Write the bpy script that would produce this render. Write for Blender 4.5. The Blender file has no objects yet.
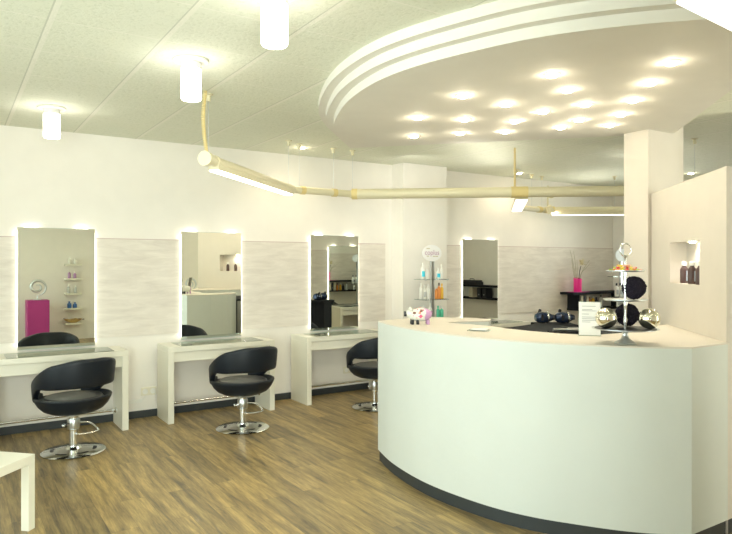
import bpy, bmesh, math, random
from mathutils import Vector, Matrix, noise
random.seed(7)
PI = math.pi
SC = bpy.context.scene
COL = SC.collection
R = math.radians

# ------------------------------------------------------------------ camera
cam_d = bpy.data.cameras.new('camera'); cam = bpy.data.objects.new('camera', cam_d); COL.objects.link(cam)
cam_d.sensor_fit = 'HORIZONTAL'; cam_d.sensor_width = 36.0
cam_d.lens = 640.0 / 732.0 * 36.0
cam_d.shift_y = -4.0 / 732.0
cam_d.clip_start = 0.05
cam.location = (0, 0, 1.5)
cam.rotation_euler = (R(90), 0, R(56.96 - 90))
SC.camera = cam

# ------------------------------------------------------------------ sky, sun-less daylight, added fill, exposure
W = bpy.data.worlds.new('world'); SC.world = W; W.use_nodes = True
W.node_tree.nodes['Background'].inputs[0].default_value = (0.86, 0.97, 1.0, 1)
W.node_tree.nodes['Background'].inputs[1].default_value = 1.5
SC.view_settings.view_transform = 'Standard'; SC.view_settings.look = 'None'
SC.view_settings.gamma = 1.0; SC.view_settings.use_curve_mapping = False
SC.view_settings.exposure = 0.54

def area(name, loc, rot, sx, sy, power, color):
    d = bpy.data.lights.new(name, 'AREA'); d.shape = 'RECTANGLE'; d.size = sx; d.size_y = sy
    d.energy = power; d.color = color
    o = bpy.data.objects.new(name, d); COL.objects.link(o); o.location = loc; o.rotation_euler = rot
    return o
DAY = (0.93, 1.0, 0.97)
area('daylight_shop_window', (-2.16, 2.4, 1.35), (0, R(-90), 0), 2.1, 5.0, 80, DAY)
area('daylight_rear_window', (-0.75, -1.16, 1.35), (R(90), 0, 0), 2.3, 2.1, 175, (0.97, 1.0, 0.97))
area('front_window_fill', (6.7, -1.16, 1.35), (R(90), 0, 0), 3.6, 2.1, 135, (1.0, 0.91, 0.78))  # added warm fill at an unseen window, for column and counter return
area('far_window_fill', (9.01, 5.1, 1.7), (0, R(90), 0), 1.3, 1.5, 26, (1.0, 0.98, 0.92))  # added fill at an unseen window, brightens the far end

WARM = (1.0, 0.87, 0.66)
def point(name, loc, power, color=WARM, r=0.05):
    d = bpy.data.lights.new(name, 'POINT'); d.energy = power; d.color = color; d.shadow_soft_size = r
    o = bpy.data.objects.new(name, d); COL.objects.link(o); o.location = loc
    return o
def spot(name, loc, power, ang=110, color=WARM, r=0.03, blend=0.6, rot=(0, 0, 0)):
    d = bpy.data.lights.new(name, 'SPOT'); d.energy = power; d.color = color; d.shadow_soft_size = r
    d.spot_size = R(ang); d.spot_blend = blend
    o = bpy.data.objects.new(name, d); COL.objects.link(o); o.location = loc; o.rotation_euler = rot
    return o

# ------------------------------------------------------------------ materials
def mat(name, col, rough=0.5, metal=0.0, **kw):
    m = bpy.data.materials.new(name); m.use_nodes = True
    b = m.node_tree.nodes['Principled BSDF']
    b.inputs['Base Color'].default_value = (*col, 1); b.inputs['Roughness'].default_value = rough
    b.inputs['Metallic'].default_value = metal
    for k, v in kw.items():
        b.inputs[k.replace('_', ' ')].default_value = v
    return m
def emis(name, col, s):
    m = bpy.data.materials.new(name); m.use_nodes = True
    b = m.node_tree.nodes['Principled BSDF']
    b.inputs['Base Color'].default_value = (0.9, 0.9, 0.88, 1)
    b.inputs['Emission Color'].default_value = (*col, 1); b.inputs['Emission Strength'].default_value = s
    return m
def N(m, t, **kw):
    n = m.node_tree.nodes.new(t)
    for k, v in kw.items(): setattr(n, k, v)
    return n
def L(m, a, b): m.node_tree.links.new(a, b)
def plaster(name, col, amt=0.03, scale=6.0, rough=0.75, bump=0.05, bscale=60):
    m = mat(name, col, rough); b = m.node_tree.nodes['Principled BSDF']
    tc = N(m, 'ShaderNodeTexCoord'); nz = N(m, 'ShaderNodeTexNoise'); nz.inputs['Scale'].default_value = scale
    nz.inputs['Detail'].default_value = 5
    rp = N(m, 'ShaderNodeValToRGB')
    rp.color_ramp.elements[0].position = 0.3; rp.color_ramp.elements[1].position = 0.7
    rp.color_ramp.elements[0].color = (*[c * (1 - amt) for c in col], 1); rp.color_ramp.elements[1].color = (*col, 1)
    L(m, tc.outputs['Object'], nz.inputs['Vector']); L(m, nz.outputs['Fac'], rp.inputs['Fac']); L(m, rp.outputs['Color'], b.inputs['Base Color'])
    n2 = N(m, 'ShaderNodeTexNoise'); n2.inputs['Scale'].default_value = bscale; bp = N(m, 'ShaderNodeBump')
    bp.inputs['Strength'].default_value = bump; bp.inputs['Distance'].default_value = 0.01
    L(m, tc.outputs['Object'], n2.inputs['Vector']); L(m, n2.outputs['Fac'], bp.inputs['Height']); L(m, bp.outputs['Normal'], b.inputs['Normal'])
    return m

M = {}
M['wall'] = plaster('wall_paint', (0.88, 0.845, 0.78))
M['ceil_soffit'] = plaster('soffit_paint', (0.80, 0.775, 0.70))
M['counter'] = plaster('counter_plaster', (0.70, 0.74, 0.70), 0.04, 3.0, 0.5, 0.08, 25)
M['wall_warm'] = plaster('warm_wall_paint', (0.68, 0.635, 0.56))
M['counter_warm_lit'] = plaster('counter_plaster_warm_lit', (0.72, 0.68, 0.60), 0.04, 3.0, 0.45, 0.05, 25)  # counter plaster, warm lamplight on top and side return put into the colour
M['white'] = mat('white_lacquer', (0.82, 0.80, 0.68), 0.35)
M['signwhite'] = mat('sign_white', (0.93, 0.93, 0.92), 0.4)
M['white2'] = mat('white_plastic', (0.85, 0.84, 0.78), 0.4)
M['cream'] = mat('cream_metal', (0.80, 0.74, 0.52), 0.4)
M['yellow'] = mat('yellowed_plastic', (0.80, 0.66, 0.30), 0.5)
M['chrome'] = mat('chrome', (0.80, 0.82, 0.82), 0.12, 1.0)
M['silver'] = mat('brushed_silver', (0.62, 0.65, 0.66), 0.3, 1.0)
M['leather'] = mat('black_leather', (0.006, 0.010, 0.016), 0.45, Specular_IOR_Level=0.35)
M['cushion'] = mat('seat_leather_sheen', (0.030, 0.034, 0.038), 0.38)  # lighter grey stands for the sheen on the black seat
M['black'] = mat('black_plastic', (0.012, 0.014, 0.02), 0.35)
M['bluegloss'] = mat('dark_blue_gloss', (0.03, 0.05, 0.11), 0.12, 0.4)
M['blackwood'] = mat('black_shelf_board', (0.012, 0.014, 0.018), 0.75, Specular_IOR_Level=0.2)
M['mirror'] = mat('mirror_glass', (0.90, 0.93, 0.87), 0.0, 1.0)
M['mirror_edge'] = mat('mirror_edge', (0.5, 0.58, 0.55), 0.2)
M['strip'] = emis('frosted_light_strip', (1.0, 0.96, 0.80), 5.5)
M['tube_on'] = emis('fluorescent_diffuser', (1.0, 0.98, 0.90), 8.0)
M['tube_soft'] = emis('fluorescent_diffuser_dim', (1.0, 0.98, 0.92), 1.6)
M['pendant_on'] = emis('opal_glass_lit', (1.0, 0.95, 0.84), 8.5)
M['bulb'] = emis('lit_bulb', (1.0, 0.86, 0.62), 45.0)
M['magenta'] = mat('magenta_board', (0.42, 0.035, 0.22), 0.5)
M['pink'] = mat('pink_glass', (0.90, 0.03, 0.30), 0.3)
M['paper'] = mat('paper', (0.86, 0.87, 0.85), 0.6)
M['ink'] = mat('grey_print', (0.45, 0.47, 0.48), 0.7)
M['fluff'] = mat('dark_plum_wool', (0.012, 0.008, 0.02), 0.95)
M['twig'] = mat('grey_green_stem', (0.42, 0.40, 0.28), 0.8)
M['flower'] = mat('dry_flower', (0.70, 0.62, 0.40), 0.8)
M['dkwood'] = mat('dark_plinth', (0.035, 0.042, 0.045), 0.45)
M['brown'] = mat('brown_bottle', (0.075, 0.04, 0.035), 0.3)
M['label'] = mat('grey_blue_label', (0.30, 0.38, 0.46), 0.5)
M['orange'] = mat('orange_bottle', (0.85, 0.30, 0.06), 0.35)
M['amber'] = mat('amber_bottle', (0.85, 0.50, 0.05), 0.35)
M['green'] = mat('green_bottle', (0.10, 0.55, 0.36), 0.35)
M['cyan'] = mat('cyan_label', (0.05, 0.62, 0.80), 0.4)
M['blue'] = mat('blue_bottle', (0.05, 0.16, 0.42), 0.3)
M['palegold'] = mat('driftwood_gold', (0.60, 0.42, 0.16), 0.6)
M['lilac'] = mat('lilac_lettering', (0.55, 0.36, 0.50), 0.6)
M['pale_grey'] = mat('pale_grey_sign', (0.55, 0.57, 0.56), 0.4)
M['socket'] = mat('cream_socket', (0.80, 0.76, 0.62), 0.4)
M['cloth_beige'] = mat('beige_file', (0.62, 0.56, 0.42), 0.7)

def glass(name, col, alpha):
    m = bpy.data.materials.new(name); m.use_nodes = True; nt = m.node_tree; nt.nodes.clear()
    out = N(m, 'ShaderNodeOutputMaterial'); t = N(m, 'ShaderNodeBsdfTransparent'); g = N(m, 'ShaderNodeBsdfGlossy'); mx = N(m, 'ShaderNodeMixShader')
    t.inputs[0].default_value = (*col, 1); g.inputs['Roughness'].default_value = 0.03
    fr = N(m, 'ShaderNodeFresnel'); fr.inputs[0].default_value = 1.45
    ad = N(m, 'ShaderNodeMath', operation='ADD'); ad.inputs[1].default_value = alpha
    L(m, fr.outputs[0], ad.inputs[0]); L(m, ad.outputs[0], mx.inputs[0]); L(m, t.outputs[0], mx.inputs[1]); L(m, g.outputs[0], mx.inputs[2]); L(m, mx.outputs[0], out.inputs[0])
    return m
M['glass'] = glass('clear_glass', (0.90, 0.97, 0.94), 0.06)
M['pane'] = glass('window_glass', (0.97, 1.0, 0.98), 0.02)

# ceiling tiles
def ceiling_mat():
    m = mat('mineral_tile_ceiling', (0.78, 0.80, 0.66), 0.9); b = m.node_tree.nodes['Principled BSDF']
    tc = N(m, 'ShaderNodeTexCoord'); sx = N(m, 'ShaderNodeSeparateXYZ'); L(m, tc.outputs['Object'], sx.inputs[0])
    def line(out, off, half):
        a = N(m, 'ShaderNodeMath', operation='ADD'); a.inputs[1].default_value = -off + 55 * 2
        md = N(m, 'ShaderNodeMath', operation='MODULO'); md.inputs[1].default_value = 0.55
        L(m, out, a.inputs[0]); L(m, a.outputs[0], md.inputs[0])
        s = N(m, 'ShaderNodeMath', operation='SUBTRACT'); s.inputs[1].default_value = 0.275; L(m, md.outputs[0], s.inputs[0])
        ab = N(m, 'ShaderNodeMath', operation='ABSOLUTE'); L(m, s.outputs[0], ab.inputs[0])
        g = N(m, 'ShaderNodeMath', operation='GREATER_THAN'); g.inputs[1].default_value = 0.275 - half; L(m, ab.outputs[0], g.inputs[0])
        return g
    gx = line(sx.outputs[0], 0.42, 0.013); gy = line(sx.outputs[1], 0.19, 0.005); gd = line(sx.outputs[0], 0.403, 0.004)
    mx = N(m, 'ShaderNodeMath', operation='MAXIMUM'); L(m, gx.outputs[0], mx.inputs[0]); L(m, gy.outputs[0], mx.inputs[1])
    nz = N(m, 'ShaderNodeTexNoise'); nz.inputs['Scale'].default_value = 55; nz.inputs['Detail'].default_value = 3; L(m, tc.outputs['Object'], nz.inputs['Vector'])
    rp = N(m, 'ShaderNodeValToRGB'); rp.color_ramp.elements[0].position = 0.33; rp.color_ramp.elements[1].position = 0.45
    rp.color_ramp.elements[0].color = (0.71, 0.735, 0.60, 1); rp.color_ramp.elements[1].color = (0.79, 0.81, 0.68, 1)
    L(m, nz.outputs['Fac'], rp.inputs['Fac'])
    c = N(m, 'ShaderNodeMix', data_type='RGBA'); L(m, mx.outputs[0], c.inputs['Factor']); L(m, rp.outputs['Color'], c.inputs['A'])
    c.inputs['B'].default_value = (0.85, 0.85, 0.74, 1)
    d = N(m, 'ShaderNodeMix', data_type='RGBA'); L(m, gd.outputs[0], d.inputs['Factor']); L(m, c.outputs['Result'], d.inputs['A'])
    d.inputs['B'].default_value = (0.62, 0.64, 0.53, 1)
    L(m, d.outputs['Result'], b.inputs['Base Color'])
    bp = N(m, 'ShaderNodeBump'); bp.inputs['Strength'].default_value = 0.35; bp.inputs['Distance'].default_value = 0.01
    L(m, nz.outputs['Fac'], bp.inputs['Height']); L(m, bp.outputs['Normal'], b.inputs['Normal'])
    return m
M['ceiling'] = ceiling_mat()

def floor_mat():
    m = mat('oak_plank_floor', (0.2, 0.13, 0.08), 0.38); b = m.node_tree.nodes['Principled BSDF']
    tc = N(m, 'ShaderNodeTexCoord'); mp = N(m, 'ShaderNodeMapping'); mp.inputs['Rotation'].default_value = (0, 0, R(90))
    L(m, tc.outputs['Object'], mp.inputs['Vector'])
    br = N(m, 'ShaderNodeTexBrick'); br.offset = 0.37; br.inputs['Scale'].default_value = 1.0
    br.inputs['Brick Width'].default_value = 1.25; br.inputs['Row Height'].default_value = 0.15
    br.inputs['Mortar Size'].default_value = 0.0007; br.inputs['Mortar Smooth'].default_value = 0.2
    br.inputs['Color1'].default_value = (0.0, 0.0, 0.0, 1); br.inputs['Color2'].default_value = (1, 1, 1, 1); br.inputs['Mortar'].default_value = (0.3, 0.3, 0.3, 1)
    L(m, mp.outputs[0], br.inputs['Vector'])
    # shift the grain per plank
    vm = N(m, 'ShaderNodeVectorMath', operation='MULTIPLY_ADD'); vm.inputs[1].default_value = (7.0, 3.0, 5.0)
    st = N(m, 'ShaderNodeMapping'); st.inputs['Scale'].default_value = (12.0, 1.0, 1.0)
    L(m, tc.outputs['Object'], st.inputs['Vector'])
    L(m, br.outputs['Color'], vm.inputs[0]); L(m, st.outputs[0], vm.inputs[2])
    n1 = N(m, 'ShaderNodeTexNoise'); n1.inputs['Scale'].default_value = 1.6; n1.inputs['Detail'].default_value = 8; n1.inputs['Roughness'].default_value = 0.62; n1.inputs['Distortion'].default_value = 0.5
    L(m, vm.outputs[0], n1.inputs['Vector'])
    n2 = N(m, 'ShaderNodeTexNoise'); n2.inputs['Scale'].default_value = 9.0; n2.inputs['Detail'].default_value = 6; n2.inputs['Roughness'].default_value = 0.7
    L(m, vm.outputs[0], n2.inputs['Vector'])
    rp = N(m, 'ShaderNodeValToRGB'); e = rp.color_ramp.elements
    e[0].position = 0.30; e[0].color = (0.12, 0.10, 0.065, 1); e[1].position = 0.70; e[1].color = (0.56, 0.43, 0.19, 1)
    k = rp.color_ramp.elements.new(0.50); k.color = (0.36, 0.27, 0.125, 1)
    L(m, n1.outputs['Fac'], rp.inputs['Fac'])
    r2 = N(m, 'ShaderNodeValToRGB'); r2.color_ramp.elements[0].position = 0.3; r2.color_ramp.elements[1].position = 0.75
    r2.color_ramp.elements[0].color = (0.62, 0.62, 0.64, 1); r2.color_ramp.elements[1].color = (1.25, 1.2, 1.1, 1)
    L(m, n2.outputs['Fac'], r2.inputs['Fac'])
    mu = N(m, 'ShaderNodeMix', data_type='RGBA', blend_type='MULTIPLY'); mu.inputs['Factor'].default_value = 1
    L(m, rp.outputs['Color'], mu.inputs['A']); L(m, r2.outputs['Color'], mu.inputs['B'])
    # plank tone
    r3 = N(m, 'ShaderNodeValToRGB'); r3.color_ramp.elements[0].color = (0.78, 0.78, 0.80, 1); r3.color_ramp.elements[1].color = (1.18, 1.14, 1.06, 1)
    L(m, br.outputs['Color'], r3.inputs['Fac'])
    m2 = N(m, 'ShaderNodeMix', data_type='RGBA', blend_type='MULTIPLY'); m2.inputs['Factor'].default_value = 1
    L(m, mu.outputs['Result'], m2.inputs['A']); L(m, r3.outputs['Color'], m2.inputs['B'])
    m3 = N(m, 'ShaderNodeMix', data_type='RGBA'); L(m, br.outputs['Fac'], m3.inputs['Factor']); L(m, m2.outputs['Result'], m3.inputs['A'])
    m3.inputs['B'].default_value = (0.10, 0.075, 0.05, 1)
    L(m, m3.outputs['Result'], b.inputs['Base Color'])
    bp = N(m, 'ShaderNodeBump'); bp.inputs['Strength'].default_value = 0.12; bp.inputs['Distance'].default_value = 0.005
    L(m, n2.outputs['Fac'], bp.inputs['Height']); L(m, bp.outputs['Normal'], b.inputs['Normal'])
    return m
M['floor'] = floor_mat()

def panel_mat(name, c0, c1, along='X'):
    m = mat(name, c1, 0.6); b = m.node_tree.nodes['Principled BSDF']
    tc = N(m, 'ShaderNodeTexCoord'); mp = N(m, 'ShaderNodeMapping'); mp.inputs['Scale'].default_value = (1.4, 1.4, 8)
    L(m, tc.outputs['Object'], mp.inputs['Vector'])
    n1 = N(m, 'ShaderNodeTexNoise'); n1.inputs['Scale'].default_value = 2.0; n1.inputs['Detail'].default_value = 9; n1.inputs['Roughness'].default_value = 0.65; n1.inputs['Distortion'].default_value = 0.6
    L(m, mp.outputs[0], n1.inputs['Vector'])
    rp = N(m, 'ShaderNodeValToRGB'); e = rp.color_ramp.elements
    e[0].position = 0.32; e[0].color = (*c0, 1); e[1].position = 0.66; e[1].color = (*c1, 1)
    L(m, n1.outputs['Fac'], rp.inputs['Fac']); L(m, rp.outputs['Color'], b.inputs['Base Color'])
    return m
M['panel'] = panel_mat('grey_oak_panel', (0.67, 0.62, 0.55), (0.82, 0.77, 0.695))
M['panel_edge'] = mat('panel_rose_edge', (0.55, 0.42, 0.40), 0.6)

# ------------------------------------------------------------------ helpers
def setp(o, label=None, cat=None, group=None, kind=None):
    if label: o['label'] = label
    if cat: o['category'] = cat
    if group: o['group'] = group
    if kind: o['kind'] = kind
    return o
def thing(name, label, cat, loc=(0, 0, 0), rz=0, group=None):
    o = bpy.data.objects.new(name, None); COL.objects.link(o); o.empty_display_size = 0.1
    o.location = loc; o.rotation_euler = (0, 0, rz)
    return setp(o, label, cat, group)
def obj(name, bm, m, parent=None, smooth=False, loc=None, rot=None):
    me = bpy.data.meshes.new(name); bmesh.ops.recalc_face_normals(bm, faces=bm.faces)
    if smooth:
        for f in bm.faces: f.smooth = True
    bm.to_mesh(me); bm.free()
    if smooth: me.set_sharp_from_angle(angle=R(38))
    for x in (m if isinstance(m, (list, tuple)) else [m]): me.materials.append(x)
    o = bpy.data.objects.new(name, me); COL.objects.link(o)
    if parent: o.parent = parent
    if loc: o.location = loc
    if rot: o.rotation_euler = rot
    return o
def struct(name, bm, m, **k):
    return setp(obj(name, bm, m, **k), kind='structure')
def kids(o): return [c for c in o.children]
def copy_tree(o, parent=None):
    c = o.copy(); COL.objects.link(c); c.parent = parent
    for ch in list(o.children): copy_tree(ch, c)
    return c
def nb(): return bmesh.new()
def box(bm, x0, x1, y0, y1, z0, z1, bev=0.0, mi=0, xf=None):
    vs = [bm.verts.new((x, y, z)) for x in (x0, x1) for y in (y0, y1) for z in (z0, z1)]
    fs = [bm.faces.new([vs[i] for i in q]) for q in ((0, 1, 3, 2), (4, 6, 7, 5), (0, 4, 5, 1), (2, 3, 7, 6), (0, 2, 6, 4), (1, 5, 7, 3))]
    for f in fs: f.material_index = mi
    if xf is not None: bmesh.ops.transform(bm, matrix=xf, verts=vs)
    if bev > 0:
        es = list({e for f in fs for e in f.edges})
        bmesh.ops.bevel(bm, geom=es, offset=bev, segments=2, affect='EDGES', profile=0.5)
    return bm
def prism(bm, poly, z0, z1, mi=0):
    a = [bm.verts.new((x, y, z0)) for x, y in poly]; b = [bm.verts.new((x, y, z1)) for x, y in poly]
    n = len(poly); fs = [bm.faces.new(a[::-1]), bm.faces.new(b)]
    for i in range(n): fs.append(bm.faces.new((a[i], a[(i + 1) % n], b[(i + 1) % n], b[i])))
    for f in fs: f.material_index = mi
    return bm
def lathe(bm, prof, seg=32, loc=(0, 0, 0), mi=0, mt=None):
    """prof: list of (radius, z)"""
    rings = []; new = []
    for r, z in prof:
        if r < 1e-5: v = [bm.verts.new((0, 0, z))]
        else: v = [bm.verts.new((r * math.cos(2 * PI * i / seg), r * math.sin(2 * PI * i / seg), z)) for i in range(seg)]
        rings.append(v); new += v
    fs = []
    for a, b in zip(rings, rings[1:]):
        if len(a) == 1 and len(b) == 1: continue
        for i in range(seg):
            j = (i + 1) % seg
            if len(a) == 1: fs.append(bm.faces.new((a[0], b[i], b[j])))
            elif len(b) == 1: fs.append(bm.faces.new((a[i], a[j], b[0])))
            else: fs.append(bm.faces.new((a[i], a[j], b[j], b[i])))
    for r in (rings[0], rings[-1]):
        if len(r) > 1: fs.append(bm.faces.new(r))
    for f in fs: f.material_index = mi
    m = Matrix.Translation(Vector(loc)) @ (mt if mt is not None else Matrix.Identity(4))
    bmesh.ops.transform(bm, matrix=m, verts=new)
    return bm
def tube(bm, pts, r, seg=10, mi=0, closed=False, caps=True):
    pts = [Vector(p) for p in pts]; n = len(pts); rings = []
    rs = r if isinstance(r, (list, tuple)) else [r] * n
    up = None
    for i, p in enumerate(pts):
        if closed: t = pts[(i + 1) % n] - pts[i - 1]
        elif i == 0: t = pts[1] - p
        elif i == n - 1: t = p - pts[-2]
        else: t = (pts[i + 1] - p).normalized() + (p - pts[i - 1]).normalized()
        t.normalize()
        if up is None:
            up = Vector((0, 0, 1)) if abs(t.z) < 0.9 else Vector((1, 0, 0))
        s = t.cross(up).normalized(); up = s.cross(t).normalized()
        rings.append([bm.verts.new(p + (s * math.cos(2 * PI * k / seg) + up * math.sin(2 * PI * k / seg)) * rs[i]) for k in range(seg)])
    pairs = list(zip(rings, rings[1:])) + ([(rings[-1], rings[0])] if closed else [])
    fs = []
    for a, b in pairs:
        for k in range(seg): fs.append(bm.faces.new((a[k], a[(k + 1) % seg], b[(k + 1) % seg], b[k])))
    if not closed and caps: fs += [bm.faces.new(rings[0][::-1]), bm.faces.new(rings[-1])]
    for f in fs: f.material_index = mi
    return bm
def ball(bm, c, r, sub=2, sc=(1, 1, 1), mi=0):
    m = Matrix.Translation(Vector(c)) @ Matrix.Diagonal((*sc, 1))
    q = bmesh.ops.create_icosphere(bm, subdivisions=sub, radius=r, matrix=m)
    for v in q['verts']:
        for f in v.link_faces: f.material_index = mi
    return bm
def spline(pts, n=8):
    P = [Vector((*p, 0)) if len(p) == 2 else Vector(p) for p in pts]; out = []
    for i in range(len(P) - 1):
        a = P[max(i - 1, 0)]; b = P[i]; c = P[i + 1]; d = P[min(i + 2, len(P) - 1)]
        for k in range(n):
            t = k / n
            out.append(0.5 * ((2 * b) + (c - a) * t + (2 * a - 5 * b + 4 * c - d) * t * t + (3 * b - a - 3 * c + d) * t ** 3))
    out.append(P[-1]); return out
def sp2(pts, n=8): return [(v.x, v.y) for v in spline(pts, n)]
def text_bm(s, size, extr=0.001):
    cu = bpy.data.curves.new('lettering', 'FONT'); cu.body = s; cu.size = size; cu.extrude = extr; cu.align_x = 'CENTER'; cu.align_y = 'CENTER'
    t = bpy.data.objects.new('lettering', cu); COL.objects.link(t)
    dg = bpy.context.evaluated_depsgraph_get(); me = bpy.data.meshes.new_from_object(t.evaluated_get(dg))
    bm = nb(); bm.from_mesh(me); bpy.data.objects.remove(t); bpy.data.meshes.remove(me)
    return bm

# ------------------------------------------------------------------ room shell
H = 2.7; WY = 6.4; XL = -2.0; XR = 8.85; YR = -1.0
struct('floor', box(nb(), XL - .1, XR + .1, YR - .1, WY + .1, -0.1, 0), M['floor'])
struct('ceiling', box(nb(), XL - .1, XR + .1, YR - .1, WY + .1, H, H + .1), M['ceiling'])
struct('wall_back', box(nb(), XL - .1, XR + .1, WY, WY + .1, 0, H), M['wall'])
b = nb(); box(b, XR, XR + .1, YR, 4.35, 0, H); box(b, XR, XR + .1, 5.9, WY, 0, H); box(b, XR, XR + .1, 4.35, 5.9, 0, 1.0); box(b, XR, XR + .1, 4.35, 5.9, 2.4, H)
struct('wall_right', b, M['wall'])
b = nb(); box(b, XL - .1, XL, YR, 0.0, 0, H); box(b, XL - .1, XL, 4.8, WY, 0, H); box(b, XL - .1, XL, 0.0, 4.8, 0, 0.3); box(b, XL - .1, XL, 0.0, 4.8, 2.4, H)
struct('wall_left', b, M['wall'])
b = nb(); box(b, XL - .1, -1.8, YR - .1, YR, 0, H); box(b, 0.4, XR + .1, YR - .1, YR, 0, H); box(b, -1.8, 0.4, YR - .1, YR, 0, 0.3); box(b, -1.8, 0.4, YR - .1, YR, 2.4, H)
bmesh.ops.delete(b, geom=b.verts[:], context='VERTS')
box(b, XL - .1, -1.8, YR - .1, YR, 0, H); box(b, 0.4, 4.9, YR - .1, YR, 0, H); box(b, 8.5, XR + .1, YR - .1, YR, 0, H)
for w0, w1 in ((-1.8, .4), (4.9, 8.5)): box(b, w0, w1, YR - .1, YR, 0, 0.3); box(b, w0, w1, YR - .1, YR, 2.4, H)
struct('wall_rear', b, M['wall'])
def window(name, axis, a0, a1, pos):
    fr = nb(); w = 0.06
    def bx(p0, p1, z0, z1, q0, q1, bm):
        if axis == 'y': box(bm, q0, q1, p0, p1, z0, z1)
        else: box(bm, p0, p1, q0, q1, z0, z1)
    f0, f1 = pos - .07, pos - .03
    bx(a0, a1, .3, .3 + w, f0, f1, fr); bx(a0, a1, 2.4 - w, 2.4, f0, f1, fr)
    n = 3 if axis == 'y' else 2
    for i in range(n + 1):
        c = a0 + (a1 - a0) * i / n; c = min(max(c, a0 + w / 2), a1 - w / 2)
        bx(c - w / 2, c + w / 2, .3 + w, 2.4 - w, f0, f1, fr)
    o = struct(name, fr, M['white2'])
    pn = nb(); bx(a0 + w, a1 - w, .3 + w, 2.4 - w, pos - .052, pos - .048, pn)
    p = obj('pane', pn, M['pane'], parent=o)
b = nb(); box(b, XR + .03, XR + .07, 4.35, 5.9, 1.0, 1.06); box(b, XR + .03, XR + .07, 4.35, 5.9, 2.34, 2.4)
for q in (4.35, 5.095, 5.84): box(b, XR + .03, XR + .07, q, q + .06, 1.06, 2.34)
o = struct('fill_window_4', b, M['white2']); obj('pane', box(nb(), XR + .048, XR + .052, 4.41, 5.84, 1.06, 2.34), M['pane'], parent=o)  # unseen window added to let fill light into the far end
window('window_1', 'y', 0.0, 4.8, XL); window('window_2', 'x', -1.8, 0.4, YR); window('fill_window_3', 'x', 4.9, 8.5, YR)  # the last one is unseen, added to light column and counter return
struct('wall_pier', box(nb(), 4.54, 5.22, 6.17, WY, 0, H), M['wall'])
struct('wall_inner', box(nb(), 5.25, XR, 2.5, 2.6, 0, H), M['wall'])
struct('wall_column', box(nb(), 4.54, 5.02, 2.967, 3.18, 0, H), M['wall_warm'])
b = nb(); box(b, XL, 4.54, WY - .015, WY, 0, .07); struct('baseboard_back', b, M['dkwood'])
struct('baseboard_behind_counter', box(nb(), 5.22, XR, WY - .015, WY, 0, .07), M['dkwood'])
struct('baseboard_pier', box(nb(), 4.525, 5.22, 6.155, 6.17, 0, .07), M['dkwood'])

# partition with the niche (built along its own axis, turned 48 degrees)
TH = R(48); D = (math.cos(TH), math.sin(TH)); NN = (math.sin(TH), -math.cos(TH)); P0 = (3.56, 1.835)
def pt(s, n): return (P0[0] + D[0] * s + NN[0] * n, P0[1] + D[1] * s + NN[1] * n)
PZ = 2.037; T = 0.17
MP = Matrix.Translation((P0[0], P0[1], 0)) @ Matrix.Rotation(TH, 4, 'Z')
def pbox(bm, s0, s1, n0, n1, z0, z1): box(bm, s0, s1, -n1, -n0, z0, z1, xf=MP)
b = nb(); NS0, NS1, NZ0, NZ1 = 0.476, 1.056, 1.362, 1.642
prism(b, [pt(.06, 0), (3.829, 1.88), pt(NS0, T), pt(NS0, 0)], 0, PZ); pbox(b, NS0, NS1, 0, T, 0, NZ0); pbox(b, NS0, NS1, 0, T, NZ1, PZ); pbox(b, NS0, NS1, .11, T, NZ0, NZ1)
prism(b, [pt(NS1, 0), pt(1.523, 0), (4.78, 2.967), pt(NS1, T)], 0, PZ)
bmesh.ops.remove_doubles(b, verts=b.verts, dist=1e-5)
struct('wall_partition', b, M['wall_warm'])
q = pt(0.78, 0.06)
spot('niche_light', (q[0], q[1], NZ1 - .01), 2.4, 150, (1.0, .93, .95), .015)
lb = nb(); lathe(lb, [(0, 0), (.018, 0), (.022, .006), (.022, .008), (0, .008)], 16)
o = obj('niche_spotlight', lb, M['bulb'], loc=(q[0], q[1], NZ1 - .008)); setp(o, 'tiny round spotlight set in the top of the lit wall niche', 'light')

# wall panels
def panel(name_label, x0, x1, y0, y1, z0=0.80, z1=1.733):
    t = thing('wall_panel', name_label, 'wall panel', ((x0 + x1) / 2, y1, z0))
    w = (x1 - x0) / 2
    obj('board', box(nb(), -w, w, y0 - y1, 0, 0, z1 - z0 - .006), M['panel'], t)
    obj('top_edge', box(nb(), -w, w, y0 - y1, 0, z1 - z0 - .006, z1 - z0), M['panel_edge'], t)
    return t
panel('long grey wood-effect wall panel behind the three left mirrors', -1.2, 4.43, WY - .018, WY)
panel('grey wood-effect wall panel behind the counter, right of the pier', 5.24, 8.83, WY - .018, WY)
panel('grey wood-effect wall panel on the opposite inner wall, seen in the mirrors', 5.3, 8.83, 2.6, 2.618)

# dropped ceiling with three stepped edges
arc = [(3.03, 4.92), (2.70, 4.56), (2.436, 4.19), (2.225, 3.74), (2.105, 3.38), (2.045, 3.02), (2.055, 2.72), (2.13, 2.40), (2.26, 2.05), (2.45, 1.76), (2.70, 1.49), (3.05, 1.15)]
A = sp2(arc, 8)
def offs(P, d):
    out = []
    for i, p in enumerate(P):
        a = P[max(i - 1, 0)]; c = P[min(i + 1, len(P) - 1)]; tx, ty = c[0] - a[0], c[1] - a[1]; l = math.hypot(tx, ty)
        out.append((p[0] + ty / l * d * (1 if True else 0), p[1] - tx / l * d))
    return out
test = offs(A, .05)[40]; sgn = 1 if test[0] < A[40][0] else -1
b = nb()
for k, (z0, z1) in enumerate(((2.537, 2.592), (2.592, 2.646), (2.646, 2.70))):
    P = offs(A, sgn * .058 * k) if k else A
    prism(b, P + [(4.86, 2.95)], z0, z1)
struct('trim_1', b, M['ceil_soffit'])

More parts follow.
